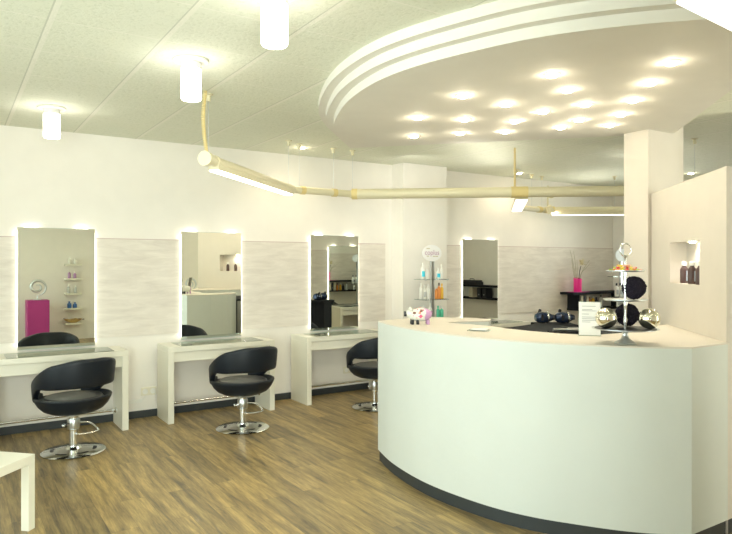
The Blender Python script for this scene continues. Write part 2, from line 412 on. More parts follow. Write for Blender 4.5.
# ------------------------------------------------------------------ reception counter
outer = sp2([(2.73, 4.03), (2.637, 3.73), (2.585, 3.42), (2.575, 3.17), (2.60, 2.92), (2.65, 2.68), (2.73, 2.48), (2.84, 2.30), (2.975, 2.11), (3.10, 1.98), (3.244, 1.872)], 8)
right = [(3.462, 1.885), (3.90, 1.97)]
pa = pt(0.34, -0.001); pb = pt(1.15, -0.001)
inner = [(4.20, 2.66), (3.55, 2.50), (3.30, 2.52), (3.20, 2.68), (3.147, 2.90), (3.14, 3.11), (3.165, 3.25), (3.12, 3.47), (3.09, 3.60), (3.10, 3.66), (3.20, 3.655), (3.45, 3.58)]
horn = [(3.575, 3.69), (3.50, 3.86), (3.39, 4.00), (3.30, 4.065), (3.05, 4.085)]
foot = outer + [(3.462, 1.872), (3.598, 1.8715), pt(0.062, -.001), pt(1.12, -.001)] + inner + horn
ct = thing('reception_counter', 'curved white plaster reception counter with dark plinth at right', 'reception counter', (2.9, 2.9, 0))
def rel(P): return [(x - 2.9, y - 2.9) for x, y in P]
obj('counter_body', prism(nb(), rel(foot), 0.082, 1.052), M['counter'], ct)
obj('countertop', prism(nb(), rel(foot), 1.052, 1.06), M['counter_warm_lit'], ct)
def shrink(P, d):
    cx, cy = 3.35, 2.95
    return [(x + (cx - x) / math.hypot(cx - x, cy - y) * d, y + (cy - y) / math.hypot(cx - x, cy - y) * d) for x, y in P]
plf = offs(outer, -sgn * .012) 
pl = nb()
prism(pl, rel(plf + [(3.455, 1.885), (3.59, 1.882), (3.62, 1.95), (3.5, 2.3), (3.25, 2.5), (3.12, 2.9), (3.1, 3.5), (3.3, 3.65), (3.35, 3.95), (3.05, 4.05)]), 0, .082)
obj('plinth', pl, M['dkwood'], ct)
# right-hand part of the counter front, continuing past the end of the partition
cr = nb(); prism(cr, rel([(3.5985, 1.8715), (4.6, 1.90), (4.6, 2.2), (3.99, 2.04), (3.835, 1.8785), (3.602, 1.8785)]), 0.082, 1.06)
obj('side_return', cr, M['counter_warm_lit'], ct)
cr = nb(); prism(cr, rel([(3.61, 1.876), (4.6, 1.905), (4.6, 2.2), (3.99, 2.04), (3.835, 1.8785), (3.62, 1.8785)]), 0, .082)
obj('side_plinth', cr, M['dkwood'], ct)

# lower black desktop behind the counter
t = thing('work_desk', 'black lower desktop inside the curved reception counter', 'desk', (3.8, 3.4, 0))
P = [(3.22, 3.25), (3.22, 2.86), (3.36, 2.60), (4.28, 2.78), (4.48, 3.2), (4.45, 3.72), (4.38, 3.955), (3.87, 3.83), (3.50, 3.53)]
obj('desktop', prism(nb(), [(x - 3.8, y - 3.4) for x, y in P], .93, .96), M['blackwood'], t)
for lx, ly in ((-.42, -.35), (.42, -.45), (.42, .28), (-.18, .14)):
    obj('leg', box(nb(), lx - .025, lx + .025, ly - .025, ly + .025, 0, .93), M['black'], t)

# ------------------------------------------------------------------ styling stations
def make_desk(label):
    t = thing('styling_desk', label, 'desk', (0, 0, 0), 0, None)
    w = .54; d0, d1 = -.19, .19; z = .715; k = .055
    obj('desktop', box(nb(), -w, w, d0, d1, z - .05, z, .003), M['white'], t)
    for s in (-1, 1):
        x0 = -w if s < 0 else w - k
        obj('side_panel', box(nb(), x0, x0 + k, d0, d1, 0, z - .05, .003), M['white'], t)
    dr = obj('drawer_front', box(nb(), -w + k, w - k, d0 + .02, d0 + .045, z - .145, z - .052, .002), M['white'], t)
    obj('back_panel', box(nb(), -w + k, w - k, d1 - .02, d1 - .003, z - .145, z - .052), M['white'], t)
    obj('glass_mat', box(nb(), -.42, .42, d0 + .02, d1 - .06, z, z + .006, .001), M['glass'], t)
    rl = nb(); tube(rl, [(-w + k, .06, .14), (w - k, .06, .14)], .012, 12)
    o = obj('foot_rail', rl, M['chrome'], t, smooth=True)
    for s in (-1, 1):
        f = nb(); lathe(f, [(.0, 0), (.026, 0), (.026, .008), (.014, .02), (0, .02)], 16, mt=Matrix.Rotation(R(90 * -s), 4, 'Y'), loc=(s * (w - k - .0), .06, .14))
        obj('rail_flange', f, M['chrome'], o, smooth=True)
    return t
MW = .318; MH = 1.075
def make_mirror(label):
    t = thing('wall_mirror', label, 'mirror', (0, 0, 0))
    # origin: bottom centre, at wall plane
    obj('mirror_glass', box(nb(), -MW, MW, -.033, -.030, 0, MH), M['mirror'], t)
    obj('back_box', box(nb(), -MW + .012, MW - .012, -.030, -.018, .01, MH - .01), M['white2'], t)
    for s in (-1, 1):
        x0, x1 = (MW - .012, MW + .002) if s > 0 else (-MW - .002, -MW + .012)
        setp(obj('light_strip', box(nb(), x0, x1, -.029, -.0185, .03, MH - .03), M['strip'], t), 'frosted lit strip along the mirror side')
    for cx in (-.21, .21):
        obj('top_light', box(nb(), cx - .05, cx + .05, -.029, -.0185, MH - .01, MH + .006), M['strip'], t)
    for z0, z1 in ((-.004, 0), (MH, MH + .003)): obj('glass_edge', box(nb(), -MW - .001, MW + .001, -.0335, -.0295, z0, z1), M['mirror_edge'], t)
    return t

def make_chair(label):
    t = thing('salon_chair', label, 'chair', (0, 0, 0), 0)
    # seat shell
    def ell(th, rx, ry): return rx * math.sin(th), -ry * math.cos(th)
    bm = nb(); n = 56; rings = []
    prof = [(.0, .315), (.45, .318), (.62, .326), (.78, .348), (.90, .385), (.975, .425), (1.0, .446), (.985, .456), (.94, .458), (.87, .446), (.80, .425), (.4, .41), (.0, .41)]
    for f, z in prof:
        if f == 0: rings.append([bm.verts.new((0, 0, z))]); continue
        rg = []
        for i in range(n):
            th = 2 * PI * i / n; x, y = ell(th, .288 * f, .277 * f)
            dz = 0
            if f > .85: dz = -.03 * max(0, -math.cos(th)) ** 2
            rg.append(bm.verts.new((x, y, z + dz)))
        rings.append(rg)
    for a, c in zip(rings, rings[1:]):
        for i in range(n):
            j = (i + 1) % n
            if len(a) == 1: bm.faces.new((a[0], c[i], c[j]))
            elif len(c) == 1: bm.faces.new((a[i], a[j], c[0]))
            else: bm.faces.new((a[i], a[j], c[j], c[i]))
    obj('seat_shell', bm, M['leather'], t, smooth=True)
    cu = nb(); lathe(cu, [(0, .40), (.19, .40), (.218, .415), (.224, .432), (.21, .450), (.16, .458), (0, .460)], 40, mt=Matrix.Diagonal((1.0, .94, 1, 1)))
    obj('seat_cushion', cu, M['cushion'], t, smooth=True)
    # wrapping backrest band: closed section swept round the back
    bm = nb(); sec = []
    nn = 44; lim = R(142)
    def sm(a, b, x):
        x = min(1, max(0, (x - a) / (b - a))); return x * x * (3 - 2 * x)
    for i in range(nn + 1):
        th = -lim + 2 * lim * i / nn; a = abs(math.degrees(th))
        zt = .768 - .050 * sm(15, 75, a) - .13 * sm(55, 112, a) - .12 * sm(100, 142, a)
        zb = .546 - .008 * sm(30, 70, a) - .135 * sm(78, 128, a)
        if zt - zb < .05: zb = zt - .05
        zc = (zt + zb) / 2; hh = (zt - zb) / 2; tk = .024
        ring = []
        for k in range(14):
            ph = 2 * PI * k / 14
            cu_, su = math.cos(ph), math.sin(ph)
            u = tk * math.copysign(abs(cu_) ** .5, cu_); v = hh * math.copysign(abs(su) ** .35, su)
            z = zc + v
            lean = .035 * max(0, (z - .46) / .3)
            rx = .272 + lean * .6 + u; ry = .262 + lean * 1.2 + u
            x, y = ell(th, rx, ry)
            ring.append(bm.verts.new((x, y, z)))
        sec.append(ring)
    for a_, c_ in zip(sec, sec[1:]):
        for k in range(14): bm.faces.new((a_[k], a_[(k + 1) % 14], c_[(k + 1) % 14], c_[k]))
    bm.faces.new(sec[0][::-1]); bm.faces.new(sec[-1])
    obj('backrest', bm, M['leather'], t, smooth=True)
    # pedestal
    bm = nb(); lathe(bm, [(0, 0), (.225, 0), (.236, .004), (.238, .010), (.222, .018), (.12, .026), (.065, .034), (.05, .05), (0, .05)], 56)
    base = obj('base_plate', bm, M['chrome'], t, smooth=True)
    for k in range(6):
        bm = nb()
        a0 = 2 * PI * k / 6 + .15; pts = []
        for j in range(7):
            a = a0 + j * .11; pts.append((.155 * math.cos(a), .155 * math.sin(a), .0235))
        tube(bm, pts, [.006] + [.016] * 5 + [.006], 8)
        for v in bm.verts: v.co.z = .0225 + (v.co.z - .0235) * .18
        obj('base_slot', bm, M['black'], base)
    bm = nb(); lathe(bm, [(0, .04), (.034, .04), (.034, .30), (0, .30)], 28)
    obj('pump_column', bm, M['chrome'], t, smooth=True)
    bm = nb(); lathe(bm, [(0, .185), (.044, .185), (.047, .19), (.047, .262), (.044, .268), (0, .268)], 28); 
    obj('pump_collar', bm, M['silver'], t, smooth=True)
    bm = nb(); box(bm, -.075, .075, -.075, .075, .296, .316, .004)
    obj('seat_plate', bm, M['silver'], t)
    bm = nb(); tube(bm, spline([(.03, -.03, .235), (.10, -.05, .225), (.165, -.06, .165), (.16, -.065, .145), (.08, -.055, .142), (.0, -.048, .15)], 5), .0065, 8)
    lv = obj('pump_lever', bm, M['chrome'], t, smooth=True)
    bm = nb(); tube(bm, [(-.03, -.02, .235), (-.095, -.04, .235)], .009, 8); ball(bm, (-.1, -.042, .235), .014, 2)
    obj('lock_knob', bm, M['chrome'], t, smooth=True)
    return t

d0 = make_desk('white styling desk at left, under the mirror that shows a magenta pedestal')
DY = 6.17
d0.location = (.807, DY, 0)
desks = [(2.24, 'middle white styling desk, under the second mirror from the left'), (3.69, 'white styling desk under the third mirror, next to the curved counter'),
         (5.97, 'white styling desk behind the counter, under the narrow fourth mirror')]
for x, lb in desks:
    c = copy_tree(d0); c.location = (x, DY, 0); c['label'] = lb
c = copy_tree(d0); c.location = (6.32, 2.83, 0); c.rotation_euler = (0, 0, PI); c['label'] = 'white styling desk on the opposite inner wall, seen only in the third mirror'
for o in [x for x in COL.objects if x.name.startswith('styling_desk')]: o['group'] = 'styling desks'

m0 = make_mirror('leftmost tall backlit mirror, reflecting a magenta pedestal and small shelves'); m0.location = (.815, WY - .0, .737)
for x, lb in ((2.256, 'second tall backlit mirror, reflecting the partition and its niche'), (3.716, 'third tall backlit mirror, reflecting a black trolley and another station'),
              (5.977, 'narrow-looking backlit mirror behind the counter, reflecting black shelves')):
    c = copy_tree(m0); c.location = (x, WY, .737); c['label'] = lb
c = copy_tree(m0); c.location = (6.08, 2.6, .737); c.rotation_euler = (0, 0, PI); c['label'] = 'backlit mirror on the opposite inner wall, seen only inside the third mirror'
for o in [x for x in COL.objects if x.name.startswith('wall_mirror')]: o['group'] = 'backlit wall mirrors'

c0 = make_chair('black leather salon chair at the left desk on a round chrome base'); c0.location = (.825, 5.53, 0); c0.rotation_euler = (0, 0, R(18))
for x, y, a, lb in ((2.225, 5.47, 6, 'black leather salon chair at the middle desk, left of centre'), (3.70, 5.52, 0, 'black leather salon chair at the third desk, half hidden by the counter'),
                    (6.27, 3.45, 195, 'black salon chair at the opposite station, seen only in the third mirror')):
    c = copy_tree(c0); c.location = (x, y, 0); c.rotation_euler = (0, 0, R(a)); c['label'] = lb
for o in [x for x in COL.objects if x.name.startswith('salon_chair')]: o['group'] = 'black salon chairs'

# ------------------------------------------------------------------ coffee table
t = thing('coffee_table', 'low white square side table at the lower left corner', 'table', (.405, 4.06, 0), R(225))
S = .55; z = .42; k = .05
obj('tabletop', box(nb(), 0, S, -S, 0, z - .05, z, .002), M['white'], t)
for x0 in (0.0, S - k):
    for y0 in (-k, -S):
        obj('leg', box(nb(), x0 + .0005, x0 + k, y0 + .0005, y0 + k - .0005, 0, z - .05, .001), M['white'], t)

# ------------------------------------------------------------------ ceiling pendants
def make_pendant(label):
    t = thing('ceiling_cylinder_lamp', label, 'lamp', (0, 0, 0), 0, 'glowing cylinder lamps on the tiled ceiling')
    lathe_b = nb(); lathe(lathe_b, [(0, 0), (.10, 0), (.105, -.006), (.10, -.014), (.05, -.02), (0, -.02)], 36)
    obj('ceiling_plate', lathe_b, M['white2'], t, smooth=True)
    bb = nb(); lathe(bb, [(0, -.018), (.058, -.018), (.058, -.055), (0, -.055)], 32)
    obj('collar', bb, M['white2'], t, smooth=True)
    g = nb(); lathe(g, [(0, -.05), (.052, -.05), (.059, -.058), (.059, -.228), (.054, -.236), (.0, -.238)], 36)
    obj('glass_shade', g, M['pendant_on'], t, smooth=True)
    return t
p0 = None
for x, y, lb in ((.66, 5.46, 'smallest glowing cylinder lamp, far left of the ceiling'), (1.196, 3.735, 'middle glowing cylinder lamp beside the coiled yellow cord'),
                 (1.207, 2.60, 'largest glowing cylinder lamp at the top edge of the photo')):
    c = make_pendant(lb) if p0 is None else copy_tree(p0)
    p0 = p0 or c; c.location = (x, y, H); c['label'] = lb

# ------------------------------------------------------------------ recessed spots
SP = [(2.662, 2.994), (3.046, 3.006), (2.795, 3.62), (3.112, 3.482), (3.175, 4.163), (3.411, 3.87), (3.667, 3.63), (3.458, 3.323), (3.403, 3.011),
      (2.778, 2.394), (3.103, 2.555), (3.479, 2.725), (3.911, 3.286), (3.818, 3.042), (4.155, 3.03), (3.917, 2.767), (3.647, 2.49), (3.38, 2.198), (3.126, 1.911)]
def make_spot(label):
    t = thing('recessed_spotlight', label, 'light', (0, 0, 0), 0, 'small spotlights in the dropped ceiling')
    g = nb(); lathe(g, [(.034, 0), (.046, 0), (.046, -.003), (.038, -.005), (.034, -.004)], 24)
    obj('ring', g, M['white2'], t, smooth=True)
    g = nb(); lathe(g, [(0, 0), (.034, 0), (.034, -.006), (.022, -.014), (0, -.017)], 20)
    obj('bulb', g, M['bulb'], t, smooth=True)
    return t
s0 = make_spot('x')
SL = 'tiny bright spotlight set in the flat underside of the dropped ceiling'
for i, (x, y) in enumerate(SP):
    c = s0 if i == 0 else copy_tree(s0)
    c.location = (x, y, 2.537); c['label'] = SL
    spot('spot_beam', (x, y, 2.51), 1.6, 80)
    point('spot_spill', (x, y, 2.497), 0.44, WARM, .012)
for i, (x, y, lb) in enumerate(((3.068, 5.937, 'small recessed downlight above the third mirror'), (6.363, 6.041, 'small recessed downlight behind the dropped ceiling, near the fourth mirror'),
                 (8.3, 4.8, 'small recessed downlight just above the partition wall'))):
    c = copy_tree(s0); c.location = (x, y, H); c['label'] = lb; c['group'] = 'small downlights in the tiled ceiling'
    spot('downlight_beam', (x, y, H - .03), 7.0, 150); point('downlight_spill', (x, y, H - .04), .3, WARM, .012)

# ------------------------------------------------------------------ suspended tube lights
def norm2(a, b):
    dx, dy = b[0] - a[0], b[1] - a[1]; l = math.hypot(dx, dy); return dx / l, dy / l, l
def seg_matrix(a, b, z):
    dx, dy, l = norm2(a, b)
    return Matrix.Translation((a[0], a[1], z)) @ Matrix.Rotation(math.atan2(dy, dx), 4, 'Z'), l
def carrier(par, a, b, z, r, lit=False, trim=.07, half=.045, o0=(0, 0), dm='tube_on'):
    """one tube segment; lit segments carry a diffuser trough on the underside"""
    dx, dy, l = norm2(a, b)
    g = nb(); tube(g, [(a[0] - o0[0], a[1] - o0[1], z), (b[0] - o0[0], b[1] - o0[1], z)], r, 20)
    o = obj('tube', g, M['cream'], par, smooth=True)
    if lit:
        mt = Matrix.Translation((a[0] - o0[0], a[1] - o0[1], z)) @ Matrix.Rotation(math.atan2(dy, dx), 4, 'Z')
        g = nb(); box(g, trim, l - trim, -half - .006, half + .006, -r - .022, -r * .55, .003, xf=mt)
        h = obj('lamp_trough', g, M['cream'], par)
        g = nb(); box(g, trim + .01, l - trim - .01, -half, half, -r - .030, -r - .0222, xf=mt)
        obj('diffuser', g, M[dm], h)
def ring(par, p, dirv, z, r, w, m='yellow', o0=(0, 0)):
    g = nb(); dx, dy = dirv
    tube(g, [(p[0] - dx * w / 2 - o0[0], p[1] - dy * w / 2 - o0[1], z), (p[0] + dx * w / 2 - o0[0], p[1] + dy * w / 2 - o0[1], z)], r, 22)
    obj('joint_ring', g, M[m], par, smooth=True)
def hanger(par, x, y, z, o0=(0, 0), r=.0016):
    g = nb(); lathe(g, [(0, H), (.032, H), (.034, H - .006), (.016, H - .012), (.016, H - .05), (0, H - .055)], 18, loc=(x - o0[0], y - o0[1], 0))
    m = obj('ceiling_mount', g, M['cream'], par, smooth=True)
    g = nb(); tube(g, [(x - o0[0], y - o0[1], H - .05), (x - o0[0], y - o0[1], z)], r, 6)
    obj('wire', g, M['silver'], m)
def coil(par, p0_, p1_, o0=(0, 0), r=.011, turns=34, sag=0.0):
    g = nb(); pts = []; n = turns * 8
    a = Vector((p0_[0] - o0[0], p0_[1] - o0[1], p0_[2])); b_ = Vector((p1_[0] - o0[0], p1_[1] - o0[1], p1_[2]))
    for i in range(n + 1):
        f = i / n; c = a.lerp(b_, f); an = 2 * PI * turns * f
        pts.append((c.x + r * math.cos(an) - sag * math.sin(PI * f), c.y + r * math.sin(an), c.z))
    tube(g, pts, .0045, 5)
    obj('coiled_cord', g, M['yellow'], par, smooth=True)
ZT = 2.235
t = thing('suspended_tube_light', 'long cream tube light hung on wires, bending across the salon', 'light', (2.9, 5.77, 0))
O = (2.9, 5.77)
A0, A1, A2, A3, A4 = (1.514, 4.396), (2.88, 5.765), (3.60, 5.80), (5.77, 4.04), (6.03, 3.42)
carrier(t, A0, A1, ZT, .040, True, .12, .035, O)
carrier(t, A1, A2, ZT, .036, False, o0=O)
dx, dy, l = norm2(A2, A3)
carrier(t, (A2[0] + .02 * dx, A2[1] + .02 * dy), A3, ZT, .054, False, o0=O)
carrier(t, A3, A4, ZT, .054, False, o0=O)
g = nb(); ball(g, (A1[0] - O[0], A1[1] - O[1], ZT), .040, 3); obj('elbow', g, M['cream'], t, smooth=True)
g = nb(); ball(g, (A2[0] - O[0], A2[1] - O[1], ZT), .046, 3); obj('elbow', g, M['cream'], t, smooth=True)
s45 = (.7071, .7071)
ring(t, (A0[0] + .0, A0[1] + .0), (.7071, .7071), ZT, .052, .05, 'cream', O)
ring(t, (A0[0] + .10, A0[1] + .10), s45, ZT, .046, .035, 'cream', O)
ring(t, (2.99, 5.772), (1, .05), ZT, .042, .05, o0=O); ring(t, (3.37, 5.79), (1, .05), ZT, .042, .05, o0=O); ring(t, (3.62, 5.785), (dx, dy), ZT, .057, .06, o0=O)
ring(t, (4.955, 4.70), (dx, dy), ZT, .059, .17, o0=O)
for x, y in ((1.54, 4.42), (2.78, 5.665), (2.95, 5.77), (3.36, 5.79), (3.60, 5.80), (6.03, 3.45)): hanger(t, x, y, ZT + .03, O)
coil(t, (1.49, 4.34, H), (1.52, 4.40, ZT + .045), O, sag=.02)
coil(t, (4.93, 4.74, H), (4.93, 4.74, ZT + .05), O, r=.009)

t = thing('suspended_tube_light', 'second hung tube light behind the long one, with a wide glowing panel', 'light', (6.34, 6.0, 0)); O = (6.34, 6.0)
B0, B1, B2, B3 = (5.055, 4.755), (6.27, 6.00), (6.93, 6.10), (7.95, 5.36)
carrier(t, B0, B1, ZT, .036, True, .08, .060, O, 'tube_soft'); carrier(t, B1, B2, ZT, .036, False, o0=O); carrier(t, B2, B3, ZT, .045, True, .10, .035, O, 'tube_soft')
for p in (B1, B2):
    g = nb(); ball(g, (p[0] - O[0], p[1] - O[1], ZT), .040, 3); obj('elbow', g, M['yellow'], t, smooth=True)
ring(t, (6.80, 6.08), (1, .1), ZT, .043, .07, o0=O); ring(t, (7.01, 6.04), (.8, -.6), ZT, .050, .06, o0=O)
for x, y in ((6.10, 5.83), (6.62, 6.055), (6.86, 6.09), (7.7, 5.54)): hanger(t, x, y, ZT + .03, O)
sx, sy = 6.90 - O[0], 6.02 - O[1]
g = nb(); tube(g, [(sx, sy, ZT + .33), (sx, sy, ZT + .0)], .012, 8); st_ = obj('spotlight_stem', g, M['cream'], t, smooth=True)
g = nb(); lathe(g, [(0, 0), (.03, 0), (.075, .12), (.07, .12), (0, .10)], 20, loc=(sx - .02, sy - .02, ZT + .28), mt=Matrix.Rotation(R(120), 4, 'Y'))
obj('spotlight_head', g, M['cream'], st_, smooth=True)
g = nb(); lathe(g, [(0, 0), (.03, 0), (.055, .10), (0, .10)], 20, loc=(sx, sy - .02, ZT + .05), mt=Matrix.Rotation(R(150), 4, 'Y'))
obj('spotlight_head', g, M['cream'], st_, smooth=True)
g = nb(); lathe(g, [(0, .101), (.045, .101), (.045, .104), (0, .104)], 20, loc=(sx, sy - .02, ZT + .05), mt=Matrix.Rotation(R(150), 4, 'Y'))
obj('spotlight_lens', g, M['bulb'], st_, smooth=True)

t = thing('suspended_tube_light', 'near tube light with a broad glowing face, top right corner', 'light', (1.9, 1.1, 0)); O = (1.9, 1.1)
C0, C1 = (1.70, .985), (3.05, 1.09)
carrier(t, C0, C1, ZT + .075, .04, True, .035, .06, O, 'tube_soft')
ring(t, C0, (.996, .084), ZT + .072, .058, .055, 'cream', O)
for x, y in ((1.80, .99), (2.95, 1.08)): hanger(t, x, y, ZT + .10, O)

# added fill lights over the tubes, to brighten the ceiling
def fill_uplight(a, b, z, power):
    dx, dy, l = norm2(a, b)
    area('ceiling_fill_light', ((a[0] + b[0]) / 2, (a[1] + b[1]) / 2, z), (PI, 0, -math.atan2(dy, dx)), l * .85, .05, power, (1.0, .95, .84))
fill_uplight(A2, A3, ZT + .065, 3.5); fill_uplight(B2, B3, ZT + .055, 1.0)
# and the long tube washes the wall and pier beside it
dx, dy, l = norm2(A2, A3)
o = area('tube_wall_washer', (4.15 - dy * -.07, 5.36 + .07, ZT - .02), (0, 0, 0), 1.1, .05, 3, (1.0, .96, .86))
o.rotation_euler = Vector((-.50, -.62, .55)).to_track_quat('Z', 'X').to_euler()
# fill lamps added out of view, built like the seen ones
for x, y, lb in ((-.6, 1.2, 'added fill cylinder lamp behind the camera, nearest the shop window'), (-.6, 4.4, 'added fill cylinder lamp left of the photo, by the shop window'), (.65, .3, 'added fill cylinder lamp just behind the camera'),
                 (3.9, .1, 'added fill cylinder lamp in front of the counter return, outside the photo'), (5.6, 1.0, 'added fill cylinder lamp beyond the partition, outside the photo'),
                 (6.4, 4.2, 'added fill cylinder lamp hidden behind the square column'), (7.9, 3.5, 'added fill cylinder lamp at the far right, hidden by the partition')):
    c = copy_tree(p0); c.location = (x, y, H); c['label'] = lb

# ------------------------------------------------------------------ bottles
def bottle_bm(r, h, body, cap, label=None, neck=.35, band=None):
    g = nb()
    lathe(g, [(0, 0), (r * .92, 0), (r, .006), (r, h * .62), (r * .85, h * .70), (r * neck, h * .77), (r * neck, h * .82), (0, h * .82)], 20, mi=0)
    lathe(g, [(0, h * .80), (r * neck * 1.5, h * .80), (r * neck * 1.5, h * .97), (r * neck * 1.1, h), (0, h)], 16, mi=1)
    if label: lathe(g, [(r * 1.012, h * .12), (r * 1.012, h * .52)], 20, mi=2) if False else None
    return g
def make_bottle(name, label, cat, r, h, body, cap, lab, loc, group=None, rz=0, lz=(.15, .5), neck=.35):
    t = thing(name, label, cat, loc, rz, group)
    g = nb(); lathe(g, [(0, 0), (r * .92, 0), (r, .005), (r, h * .62), (r * .85, h * .70), (r * neck, h * .77), (r * neck, h * .82), (0, h * .82)], 20)
    obj('body', g, M[body], t, smooth=True)
    g = nb(); lathe(g, [(0, h * .815), (r * neck * 1.4, h * .815), (r * neck * 1.4, h * .97), (r * neck, h), (0, h)], 16)
    obj('cap', g, M[cap], t, smooth=True)
    if lab:
        g = nb(); a0, a1 = (R(-150), R(-30)) if name != 'product_bottle' else (R(-85), R(-20)); pts = []
        for i in range(9):
            a = a0 + (a1 - a0) * i / 8
            pts.append((math.cos(a) * (r + .0008), math.sin(a) * (r + .0008)))
        for i in range(8):
            v = [g.verts.new((*pts[i], h * lz[0])), g.verts.new((*pts[i + 1], h * lz[0])), g.verts.new((*pts[i + 1], h * lz[1])), g.verts.new((*pts[i], h * lz[1]))]
            g.faces.new(v)
        obj('label', g, M[lab], t, smooth=True)
    return t
# niche bottles
for s, lb, k in ((.90, 'left brown hair product bottle with white cap in the wall niche', 0), (.745, 'right brown hair product bottle with white cap in the wall niche', 0), (.60, 'dark bottle at the right end of the wall niche, mostly hidden', 0)):
    p = pt(s, .045)
    q = make_bottle('product_bottle', lb, 'bottle', .026, .148, 'brown', 'white2', 'label', (p[0], p[1], NZ0), 'bottles in the wall niche', R(-38), (.12, .58), .5)

# display stand
def display(label, x, y, sign, rows, txt=None):
    t = thing('display_stand', label, 'display stand', (x, y, 0))
    obj('foot', box(nb(), -.20, .20, -.10, .10, 0, .02, .003), M['silver'], t)
    obj('post', box(nb(), -.0, .045, -.01, .025, .02, 1.56, .003), M['silver'], t)
    for z in rows:
        obj('shelf', box(nb(), -.185, .185, -.11, .09, z - .008, z, .001), M['glass'], t)
        for xx in (-.17, .155): obj('shelf_clip', box(nb(), xx, xx + .015, -.112, -.10, z - .014, z + .003), M['silver'], t)
    g = nb(); lathe(g, [(0, 0), (.145, 0), (.149, .004), (.145, .008), (0, .008)], 40, mt=Matrix.Rotation(R(90), 4, 'X') @ Matrix.Diagonal((1, .66, 1, 1)), loc=(0, -.014, 1.617))
    sg = obj('sign', g, M[sign], t, smooth=True)
    if txt:
        g = text_bm('coplus', .085); bmesh.ops.transform(g, matrix=Matrix.Translation((0, -.0225, 1.622)) @ Matrix.Rotation(R(90), 4, 'X'), verts=g.verts)
        obj('lettering', g, M['lilac'], sg)
        g = nb()
        for x0, x1, z in ((-.085, -.035, 1.665), (-.08, -.05, 1.576), (.01, .045, 1.574), (.05, .09, 1.574)): box(g, x0, x1, -.0235, -.0222, z, z + .010)
        obj('small_print', g, M['cloth_beige'], sg)
    return t
DSX, DSY = 4.79, 5.95
display('glass product display stand with oval sign, against the bright pier', DSX, DSY, 'signwhite', (1.31, 1.075, .85, .60), True)
rowsb = [(1.31, [(-.13, .026, .19, 'white2', 'white2', 'cyan'), (-.065, .024, .12, 'white2', 'white2', None), (.10, .026, .13, 'white2', 'white2', 'cyan'), (.155, .022, .17, 'white2', 'white2', None)]),
         (1.075, [(-.155, .022, .19, 'white2', 'white2', None), (-.105, .022, .17, 'white2', 'white2', 'pale_grey'), (-.05, .022, .18, 'white2', 'white2', None), (.075, .020, .15, 'orange', 'white2', None), (.115, .020, .19, 'orange', 'brown', None), (.160, .019, .18, 'amber', 'amber', None)]),
         (.85, [(-.12, .024, .15, 'white2', 'white2', None), (-.02, .022, .17, 'white2', 'white2', None), (.10, .020, .14, 'green', 'green', None), (.155, .024, .13, 'green', 'white2', None)])]
desc = {'white2': 'white', 'orange': 'orange', 'amber': 'yellow', 'green': 'green'}
rown = {1.31: 'top', 1.075: 'middle', .85: 'third'}
for z, L_ in rowsb:
    cnt = {}
    for x, r, h, bc, cc, lb in L_: cnt.setdefault(bc, []).append(x)
    for x, r, h, bc, cc, lb in L_:
        k = cnt[bc]; i = k.index(x); ordn = ['first', 'second', 'third', 'fourth'][i] + ' from the left' if len(k) > 1 else 'the only such one'
        make_bottle('hair_care_bottle', f'{ordn.split(" from")[0]} {desc[bc]} bottle from the left on the {rown[z]} glass shelf by the pier' if len(k) > 1 else f'only {desc[bc]} bottle on the {rown[z]} glass shelf by the pier',
                    'bottle', r, h, bc, cc, lb, (DSX + x, DSY - .01, z), 'bottles on the display stand')
display('display stand with grey oval sign, half hidden behind the square column', 8.48, 6.0, 'pale_grey', (1.30, 1.0, .85))
for x, z in ((8.36, 1.0), (8.45, 1.0), (8.40, .85)):
    make_bottle('hair_care_bottle', {8.36: 'white bottle on the stand behind the cake tiers, left one', 8.45: 'white bottle on the stand behind the cake tiers, right one', 8.40: 'white bottle low on the stand behind the cake tiers'}[x], 'bottle', .028, .2 if z > .9 else .13, 'white2', 'black', 'ink', (x, 5.98, z), 'bottles on the rear display stand')

# ------------------------------------------------------------------ pig figurine
pg = thing('piggy_bank', 'white flower-patterned ceramic pig with black snout and lilac rump', 'figurine', (2.835, 3.65, 1.06), R(-30))
import mathutils
def pigcol(v):
    spots = [((-.045, -.045, .085), .012, 3), ((.0, -.052, .060), .013, 2), ((-.03, -.05, .045), .009, 4), ((.005, -.04, .098), .013, 3), ((-.02, -.03, .112), .007, 2), ((.02, -.04, .105), .009, 2), ((-.055, -.03, .10), .006, 3), ((-.055, -.046, .062), .009, 2), ((-.005, -.054, .084), .009, 4), ((-.035, -.012, .118), .012, 3), ((.0, -.01, .119), .008, 2), ((-.015, -.054, .040), .005, 4)]
    for c, r, i in spots:
        if (v - Vector(c)).length < r: return i
    if v.x > .034 + .006 * math.sin(v.z * 90): return 1
    return 0
M['pigwhite'] = mat('glazed_white', (0.70, 0.70, 0.64), 0.2); M['pig_lilac'] = mat('glazed_lilac', (0.52, 0.30, 0.52), 0.25)
M['pig_pink'] = mat('glazed_pink', (0.85, 0.12, 0.25), 0.25); M['pig_brown'] = mat('glazed_brown', (0.22, 0.09, 0.07), 0.3); M['pig_red'] = mat('glazed_red', (0.75, 0.13, 0.06), 0.3)
g = nb(); bmesh.ops.create_uvsphere(g, u_segments=64, v_segments=48, radius=1)
for v in g.verts:
    x, y, z = v.co; v.co = Vector((x * .088, y * .054 * (1 - .15 * max(0, -x)), .070 + z * .050))
for f in g.faces: f.material_index = pigcol(f.calc_center_median())
ball(g, (-.068, 0, .078), .036, 3, (1, .95, .9), 0)
obj('body', g, [M['pigwhite'], M['pig_lilac'], M['pig_pink'], M['pig_brown'], M['pig_red']], pg, smooth=True)
